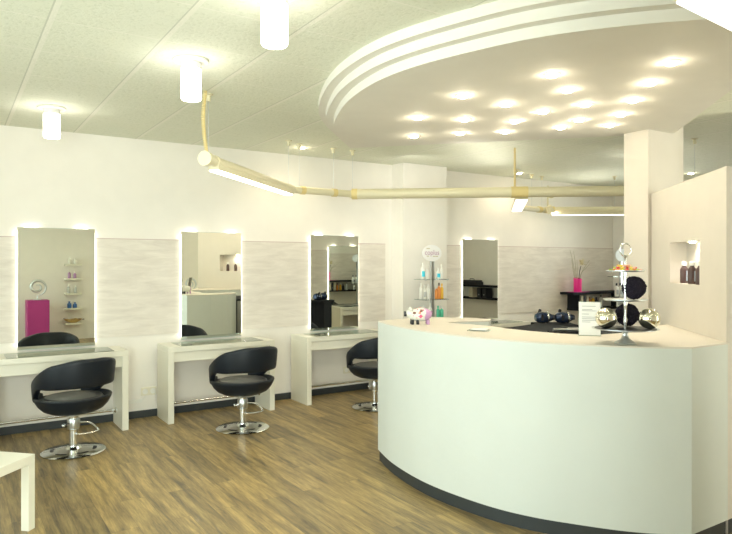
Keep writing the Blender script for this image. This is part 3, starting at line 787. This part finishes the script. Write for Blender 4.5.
g = nb(); lathe(g, [(0, 0), (.017, 0), (.020, .004), (.018, .022), (0, .022)], 20, mt=Matrix.Rotation(R(-90), 4, 'Y'), loc=(-.092, 0, .075)); obj('snout', g, M['black'], pg, smooth=True)
for sy in (-1, 1):
    g = nb(); lathe(g, [(0, .02), (.004, .018), (.013, 0), (0, 0)], 12, loc=(-.066, sy * .02, .105), mt=Matrix.Rotation(R(-15), 4, 'Y')); obj('ear', g, M['pigwhite'], pg, smooth=True)
    g = nb(); ball(g, (-.088, -sy * .016, .090), .004, 2); obj('eye', g, M['black'], pg)
    for fx, mm in ((-.055, 'black'), (-.018, 'black') , (.058, 'pig_lilac')):
        if fx == -.018 and sy > 0: continue
        g = nb(); lathe(g, [(0, 0), (.010, 0), (.012, .004), (.010, .035), (0, .035)], 14, loc=(fx, sy * .026, 0)); obj('foot', g, M[mm], pg, smooth=True)
g = nb(); tube(g, [(.086 + .006 * math.cos(a * .9) * 1, .006 * math.sin(a * .9), .078 + a * .0016) for a in range(12)], .0025, 6); obj('tail', g, M['pig_lilac'], pg, smooth=True)

# small glass card tray on the counter
t = thing('card_tray', 'small clear tray of white cards on the counter, right of the pig', 'tray', (2.88, 3.08, 1.06), R(-60))
obj('tray', box(nb(), -.07, .07, -.045, .045, 0, .006, .002), M['glass'], t)
obj('cards', box(nb(), -.05, .05, -.03, .03, .006, .014, .001), M['paper'], t)

# ------------------------------------------------------------------ leaflet stand
t = thing('leaflet_holder', 'upright sheet of printed text in a clear holder on the counter', 'sign', (3.235, 2.50, 1.06), R(-52))
TL = Matrix.Rotation(R(-10), 4, 'X')
obj('paper_sheet', box(nb(), -.062, .062, -.001, .001, .004, .205, xf=TL), M['paper'], t)
g = nb()
for i, (w, z) in enumerate(((.08, .178), (.06, .158), (.085, .150), (.04, .130), (.08, .112), (.09, .102), (.085, .092), (.05, .082))):
    box(g, -.045, -.045 + w, -.0016, -.0011, z, z + .0035, xf=TL)
obj('text_lines', g, M['ink'], t)
g = nb(); box(g, -.066, .066, .0015, .003, 0.002, .21, xf=TL); box(g, -.066, .066, -.006, .06, 0, .003)
obj('acrylic_holder', g, M['glass'], t)

# ------------------------------------------------------------------ three-tier stand
CX_, CY_ = 3.085, 2.152
t = thing('tiered_cake_stand', 'three-tier silver and glass stand on the counter with a ring handle', 'stand', (CX_, CY_, 1.06))
g = nb(); lathe(g, [(0, 0), (.056, 0), (.058, .006), (.045, .014), (.022, .03), (.014, .055), (.018, .068), (.030, .078), (0, .078)], 36); obj('foot', g, M['silver'], t, smooth=True)
def plate(r, z, nm, m): 
    g = nb(); lathe(g, [(0, z), (r * .9, z), (r, z + .006), (r, z + .009), (r * .9, z + .004), (0, z + .004)], 48); return obj(nm, g, M[m], t, smooth=True)
plate(.172, .078, 'bottom_tier', 'silver'); plate(.115, .235, 'middle_tier', 'silver'); plate(.100, .392, 'top_tier', 'silver')
g = nb(); lathe(g, [(0, .0822), (.158, .0822), (.158, .086), (0, .086)], 40); obj('liner', g, M['black'], t)
g = nb(); lathe(g, [(0, .08), (.009, .08), (.007, .11), (.012, .13), (.007, .15), (.008, .20), (.013, .225), (.008, .245), (.007, .30), (.012, .33), (.007, .36), (.008, .40), (.006, .46), (.011, .475), (.006, .485), (0, .485)], 18); obj('stem', g, M['chrome'], t, smooth=True)
g = nb(); n = 32; tube(g, [(.031 * math.cos(2 * PI * i / n) * .84, -.031 * math.cos(2 * PI * i / n) * .54, .512 + .034 * math.sin(2 * PI * i / n)) for i in range(n)], .0035, 8, closed=True); obj('ring_handle', g, M['chrome'], t, smooth=True)
# directions on the counter: camera right = (.838,-.545), away = (.545,.838)
def rel_cam(r, f): return (CX_ + .838 * r + .545 * f, CY_ - .545 * r + .838 * f)
zb_ = 1.06 + .086; zm = 1.06 + .239
def fluff(label, x, y, z, r):
    g = nb(); bmesh.ops.create_icosphere(g, subdivisions=5, radius=r)
    for v in g.verts:
        d = v.co.normalized()
        k = noise.noise(d * 9.0) * .10 + abs(noise.noise(d * 22.0 + Vector((3, 1, 2)))) * .13
        v.co = d * r * (.88 + k)
    zmin = min(v.co.z for v in g.verts)
    o = obj('wool_ball', g, M['fluff'], smooth=False, loc=(x, y, z - zmin)); setp(o, label, 'ball', 'dark woolly balls on the tiered stand'); return o
x, y = rel_cam(.052, .012); fluff('dark plum woolly ball on the middle tier of the stand', x, y, zm, .067)
x, y = rel_cam(.040, .075); fluff('dark plum woolly ball on the bottom tier, between the chrome balls', x, y, zb_, .068)
def chrome_ball(label, x, y, z, r):
    g = nb(); bmesh.ops.create_uvsphere(g, u_segments=48, v_segments=32, radius=r)
    o = obj('chrome_ball', g, M['ball'], smooth=True, loc=(x, y, z + r)); setp(o, label, 'ball', 'shiny silver balls on the tiered stand'); return o
M['ball'] = mat('champagne_chrome', (0.86, 0.84, 0.72), 0.04, 1.0)
x, y = rel_cam(-.112, -.02); chrome_ball('shiny silver ball at the left side of the bottom tier', x, y, zb_ - .0, .056)
x, y = rel_cam(.106, -.055); chrome_ball('shiny silver ball at the right side of the bottom tier', x, y, zb_, .056)
cc = [('red', (.80, .08, .06)), ('orange', (.92, .30, .05)), ('yellow', (.90, .72, .10)), ('lime', (.55, .70, .12)), ('pale pink', (.90, .55, .50))]
cm = []
for n_, c_ in cc: cm.append(mat('candy_' + n_.replace(' ', '_'), c_, .3))
placed = []; tries = 0
base_me = {}
while len(placed) < 64 and tries < 20000:
    tries += 1
    rr = .088 * math.sqrt(random.random()); a = random.random() * 2 * PI
    x, y = rr * math.cos(a), rr * math.sin(a)
    if rr < .018: continue
    lay = 0 if len(placed) < 36 else (1 if len(placed) < 54 else 2)
    if lay == 1 and rr > .062: continue
    if lay == 2 and rr > .044: continue
    z = .396 + .0065 + lay * .0115
    if any((Vector((x, y, z)) - p).length < .0125 for p in placed): continue
    placed.append(Vector((x, y, z)))
    i = random.randrange(5)
    if i not in base_me:
        g = nb(); ball(g, (0, 0, 0), 1, 2, (.0085, .0065, .0062))
        for sx_ in (-1, 1):
            q_ = bmesh.ops.create_cone(g, cap_ends=True, segments=8, radius1=.0008, radius2=.0035, depth=.004, matrix=Matrix.Translation((sx_ * .0095, 0, 0)) @ Matrix.Rotation(R(90 * sx_), 4, 'Y'))
        o = obj('wrapped_candy', g, cm[i], smooth=True); base_me[i] = o
    else:
        o = base_me[i].copy(); COL.objects.link(o)
    o.location = (CX_ + x, CY_ + y, 1.06 + z); o.rotation_euler = (random.uniform(-.3, .3), random.uniform(-.3, .3), random.random() * 6.28)
    o['label'] = f'small {cc[i][0]} wrapped candy heaped on the top tier of the stand'; o['category'] = 'candy'; o['group'] = f'{cc[i][0]} candies on the top tier'

# ------------------------------------------------------------------ black wall shelf and vase
def shelf_unit(label, loc, rz, w):
    t = thing('wall_shelf', label, 'shelf', loc, rz)
    obj('upper_board', box(nb(), 0, w, -.26, 0, .24, .275, .002), M['blackwood'], t)
    obj('lower_board', box(nb(), .15, w, -.24, 0, 0, .03, .002), M['blackwood'], t)
    obj('divider', box(nb(), .16, .19, -.22, 0, .03, .24), M['blackwood'], t)
    obj('divider', box(nb(), w - .05, w - .02, -.22, 0, .03, .24), M['blackwood'], t)
    return t
SX0, SZ = 7.58, .795
shelf_unit('black two-board wall shelf behind the counter, under the pink vase', (SX0, WY, SZ), 0, 1.25)
for i, (x, w, m_, lb) in enumerate(((7.83, .05, 'cloth_beige', 'upright beige folder in the black wall shelf, leftmost'), (7.90, .04, 'black', 'upright black folder in the black wall shelf'), (7.96, .05, 'cloth_beige', 'upright beige folder in the black wall shelf, nearer the leaflet'))):
    t = thing('file_folder', lb, 'folder', (x, 6.26, SZ + .03), 0, 'folders in the black shelf')
    obj('cover', box(nb(), -w / 2, w / 2, -.08, .10, 0, .19, .003), M[m_], t); obj('spine_ring', box(nb(), -.008, .008, -.081, -.08, .05, .07), M['silver'], t)
for i, (x, h, bc, cc_) in enumerate(((8.06, .17, 'orange', 'brown'), (8.15, .18, 'amber', 'white2'), (8.23, .16, 'black', 'black'), (8.34, .19, 'white2', 'black'))):
    make_bottle('hair_care_bottle', ['short orange bottle on the lower black wall shelf', 'yellow bottle on the lower black wall shelf', 'black bottle on the lower black wall shelf', 'white bottle with black cap on the lower black wall shelf'][i], 'bottle', .028, h, bc, cc_, None, (x, 6.24, SZ + .03), 'bottles on the lower black shelf')
VX, VY, VZ = 7.80, 6.24, SZ + .275
g = box(nb(), -.15, .17, -.09, .09, 0, .004); o = obj('place_mat', g, M['magenta'], loc=(VX, VY, VZ)); setp(o, 'thin pink mat under the vase on the black wall shelf', 'mat')
g = nb(); n = 28; rings = []
def vase_thing():
    t = thing('flower_vase', 'bright pink square vase with dry twigs on the black wall shelf', 'vase', (VX, VY, VZ + .004))
    g = nb(); lathe(g, [(0, 0), (.055, 0), (.058, .01), (.058, .20), (.054, .20), (.052, .02), (0, .02)], 28)
    for v in g.verts:
        d = Vector((v.co.x, v.co.y, 0)); 
        if d.length > .056: v.co += d.normalized() * .006 * noise.noise(v.co * 60)
        if v.co.z > .15: v.co.z += .012 * math.sin(math.atan2(v.co.y, v.co.x))
    obj('vase_body', g, M['pink'], t, smooth=True)
    tw = [((-.02, 0, .03), (-.06, 0, .25), (-.10, 0, .42), (-.16, .01, .62)), ((-.01, 0, .03), (-.035, 0, .25), (-.06, 0, .45), (-.09, .0, .60)), ((-.005, 0, .03), (-.01, .0, .25), (.0, .01, .40), (.01, .02, .47)),
          ((.015, 0, .03), (.07, 0, .25), (.16, 0, .36), (.27, .0, .47)), ((.0, 0, .03), (-.05, .02, .22), (-.08, .02, .34), (-.11, .02, .48)), ((.01, 0, .03), (.09, .01, .26), (.19, .01, .34), (.30, .01, .42))]
    for k in tw:
        g = nb(); p = spline(k, 6); tube(g, p, [.0055 * (1 - .6 * i / len(p)) for i in range(len(p))], 6); obj('twig', g, M['twig'], t, smooth=True)
    g = nb(); p = spline([(.01, 0, .03), (.03, 0, .2), (.045, 0, .30), (.075, 0, .38)], 6); tube(g, p, .005, 6); st = obj('flower_stem', g, M['brown'], t, smooth=True)
    g = nb(); c = Vector((.085, -.01, .42)); ball(g, c, .026, 2, mi=0)
    for i in range(26):
        a = random.random() * 6.28; e = random.uniform(-.5, 1.4); d = Vector((math.cos(a) * math.cos(e), math.sin(a) * math.cos(e), math.sin(e)))
        s = d.cross(Vector((.3, .2, 1))).normalized() * .009
        p1 = c + d * .02; p2 = c + d * .075; m_ = c + d * .045
        g.faces.new([g.verts.new(q) for q in (p1, m_ + s, p2, m_ - s)])
    obj('flower_head', g, M['flower'], st)
vase_thing()
# shelf on the right wall (seen in the fourth mirror)
shelf_unit('black two-board shelf on the far right wall, seen in the fourth mirror', (XR, 4.25, SZ), R(-90), 1.5)
for i, (yy, m_) in enumerate(((3.25, 'cloth_beige'), (3.48, 'black'), (3.62, 'black'))):
    t = thing('file_folder', ['beige folder on the right wall shelf', 'wide black folder on the right wall shelf, nearer the back wall', 'black folder on the right wall shelf, between the others'][[0, 2, 1][i]], 'folder', (XR - .12, yy, SZ + .03), R(90), 'folders on the right wall shelf')
    obj('cover', box(nb(), -.05, .05, -.09, .09, 0, .19, .003), M[m_], t); obj('spine_ring', box(nb(), -.008, .008, .09, .091, .05, .07), M['silver'], t)
t = thing('tool_case', 'flat black tool case on top of the right wall shelf, seen in the fourth mirror', 'case', (XR - .13, 3.2, SZ + .275), R(90))
obj('case_body', box(nb(), -.22, .22, -.10, .10, 0, .06, .008), M['black'], t); obj('case_lid', box(nb(), -.20, .20, -.09, .09, .06, .09, .008), M['black'], t); obj('handle', tube(nb(), spline([(-.06, .0, .088), (-.05, 0, .115), (.05, 0, .115), (.06, 0, .088)], 4), .006, 8), M['black'], t)

# ------------------------------------------------------------------ trolley with dryers
t = thing('salon_trolley', 'black salon trolley with a tray top behind the counter', 'trolley', (4.78, 4.10, 0), R(-33))
obj('tray_top', box(nb(), -.18, .19, -.15, .15, .90, .93, .008), M['blackwood'], t)
g = nb(); box(g, -.13, .13, -.13, .13, .12, .90, .006); obj('cabinet', g, M['blackwood'], t)
for i in range(4):
    d_ = obj('drawer', box(nb(), -.12, .12, -.145, -.13, .16 + i * .18, .32 + i * .18, .004), M['black'], t)
    obj('handle', box(nb(), -.06, .06, -.155, -.1455, .25 + i * .18, .26 + i * .18, .002), M['silver'], d_)
for x in (-.10, .10):
    for y in (-.10, .10):
        g = nb(); lathe(g, [(0, -.012), (.03, -.012), (.034, 0), (.03, .012), (0, .012)], 16, mt=Matrix.Rotation(R(90), 4, 'Y'), loc=(x, y, .034)); c_ = obj('caster', g, M['black'], t, smooth=True)
        g = nb(); box(g, x - .015, x + .015, y - .015, y + .015, .06, .12); obj('caster_fork', g, M['silver'], c_)
for k in (0, 1):
    o = thing('hair_dryer', ['dark blue and chrome hair dryer on the trolley, left one', 'dark blue and chrome hair dryer on the trolley, right one'][k], 'hair dryer', (4.78 - .09 * .838 + k * .19 * .838, 4.10 + .09 * .545 - k * .19 * .545, .93), R(-33 + 4), 'hair dryers on the trolley')
    g = nb(); lathe(g, [(0, -.085), (.030, -.085), (.048, -.06), (.054, -.02), (.050, .03), (.036, .06), (.030, .075), (0, .075)], 26, mt=Matrix.Rotation(R(90), 4, 'Y'), loc=(0, 0, .056)); obj('barrel', g, M['bluegloss'], o, smooth=True)
    g = nb(); lathe(g, [(.0505, .022), (.054, .02), (.056, .028), (.052, .036), (.049, .034)], 26, mt=Matrix.Rotation(R(90), 4, 'Y'), loc=(0, 0, .056)); obj('chrome_band', g, M['chrome'], o, smooth=True)
    g = nb(); lathe(g, [(0, .07), (.031, .07), (.026, .095), (0, .095)], 20, mt=Matrix.Rotation(R(90), 4, 'Y'), loc=(0, 0, .056)); obj('nozzle', g, M['black'], o, smooth=True)
    g = nb(); tube(g, spline([(-.03, .02, .08), (-.03, .04, .105), (-.02, .05, .125)], 5), .014, 10); obj('handle', g, M['black'], o, smooth=True)
    g = nb(); box(g, -.045, -.02, -.057, -.05, .03, .085, .003); obj('switch', g, M['black'], o)
t = thing('brush_holder', 'low black holder beside the trolley tray on the black desktop', 'holder', (4.02, 3.30, .96), R(-33))
obj('tray', box(nb(), -.15, .15, -.06, .06, 0, .012, .004), M['blackwood'], t); obj('brush', tube(nb(), [(-.12, 0, .024), (-.02, 0, .024), (0, 0, .024), (.12, 0, .024)], [.010, .010, .017, .017], 10), M['silver'], t)

# ------------------------------------------------------------------ rear of the room (seen in the mirrors)
def sculpture(label, loc, rz, h):
    t = thing('spiral_sculpture', label, 'sculpture', loc, rz)
    g = nb(); pts = []; rr = []
    for i in range(60):
        f = i / 59; a = R(-80) + f * R(560); r = h * .40 * (1 - .78 * f)
        pts.append((r * math.cos(a), 0, h * .60 + r * math.sin(a) * .98)); rr.append(h * (.022 + .045 * math.sin(PI * min(1, f * 1.1)) ** .7))
    tube(g, pts, rr, 12); obj('spiral', g, M['silver'], t, smooth=True)
    g = nb(); tube(g, [(0, 0, .012), (.0, 0, h * .21)], h * .025, 10); obj('stem', g, M['silver'], t, smooth=True)
    obj('foot', box(nb(), -h * .16, h * .16, -h * .1, h * .1, 0, .014, .002), M['silver'], t)
g = nb(); box(g, -.185, .185, -.185, .185, 0, .81, .003); o = obj('pedestal', g, M['magenta'], loc=(1.37, -.62, 0)); setp(o, 'tall magenta pedestal at the rear wall, seen in the leftmost mirror', 'pedestal')
sculpture('silver spiral sculpture on the magenta pedestal, seen in the leftmost mirror', (1.37, -.62, .81), 0, .40)
g = nb(); box(g, -.15, .15, -.15, .15, 0, .93, .003); o = obj('pedestal', g, M['white'], loc=(3.80, .82, 0)); setp(o, 'white pedestal beyond the partition end, seen in the second mirror', 'pedestal')
sculpture('small silver spiral sculpture beside the partition, seen in the second mirror', (3.80, .82, .93), R(0), .30)
sh = [1.48, 1.20, .91, .62, .33]
nth = ['top', 'second', 'middle', 'fourth', 'lowest']
for i, z in enumerate(sh):
    o = obj('bottle_shelf', box(nb(), -.15, .15, 0, .16, -.035, 0, .003), M['white'], loc=(2.03, YR, z)); setp(o, f'{nth[i]} small white shelf of the five seen in the leftmost mirror', 'shelf', 'five small shelves on the rear wall')
    if i < 4:
        for k, xx in enumerate((1.96, 2.06) if i != 2 else (1.95, 2.07)):
            col = ['white2', 'pig_lilac', 'pale_grey', 'blue'][i]; nm = ['white', 'lilac', 'pale grey', 'blue'][i]
            make_bottle('hair_care_bottle', f'{nm} bottle on the {nth[i]} small mirrored shelf, {"farther from" if k else "nearer"} the pedestal', 'bottle', .028 if i < 3 else .038, [.13, .15, .17, .13][i] - .02 * k, col, 'white2' if i < 3 else 'blue', None, (xx, YR + .08, z), 'bottles on the small rear shelves')
t = thing('driftwood_bowl', 'pale gold driftwood bowl on the lowest small shelf in the leftmost mirror', 'bowl', (2.03, YR + .09, .33))
g = nb(); lathe(g, [(0, 0), (.05, 0), (.12, .03), (.17, .07), (.165, .075), (.11, .04), (.04, .012), (0, .012)], 26, mt=Matrix.Diagonal((1, .45, 1, 1)))
for v in g.verts: v.co.z += .02 * noise.noise(v.co * 18) * (v.co.z / .07)
obj('bowl', g, M['palegold'], t, smooth=True); g = nb(); tube(g, spline([(-.18, 0, .085), (-.06, 0, .062), (.08, 0, .068), (.2, 0, .06)], 5), .010, 8); obj('branch', g, M['brown'], t, smooth=True)

# ------------------------------------------------------------------ sockets and cable
def socket(label, x, z):
    t = thing('wall_socket', label, 'socket', (x, WY, z), 0, 'wall sockets')
    obj('plate', box(nb(), -.075, .075, -.012, 0, -.04, .04, .003), M['socket'], t)
    for s in (-.037, .037):
        g = nb(); lathe(g, [(.012, 0), (.026, 0), (.026, .004), (.022, .004), (.020, .001), (0, .001), ], 20, mt=Matrix.Rotation(R(90), 4, 'X'), loc=(s, -.0125, 0)); obj('outlet', g, M['white2'], t)
socket('double wall socket between the left and middle desks', 1.63, .25)
socket('double wall socket low on the wall under the third desk', 3.92, .13 + .12)
t = thing('cable_duct', 'white cable duct with a hanging cable below the double socket', 'cable', (1.40, WY, .165))
obj('duct', box(nb(), -.06, .16, -.022, -.0005, -.017, .017, .002), M['white2'], t)
g = nb(); tube(g, spline([(.16, -.012, 0), (.19, -.018, .03), (.20, -.018, .05)], 5), .004, 6); obj('cable', g, M['white2'], t, smooth=True)
g = nb(); tube(g, spline([(.285, -.02, .09), (.295, -.03, .0), (.33, -.025, -.08), (.35, -.018, -.1)], 6), .004, 6); obj('cable', g, M['white2'], t, smooth=True)
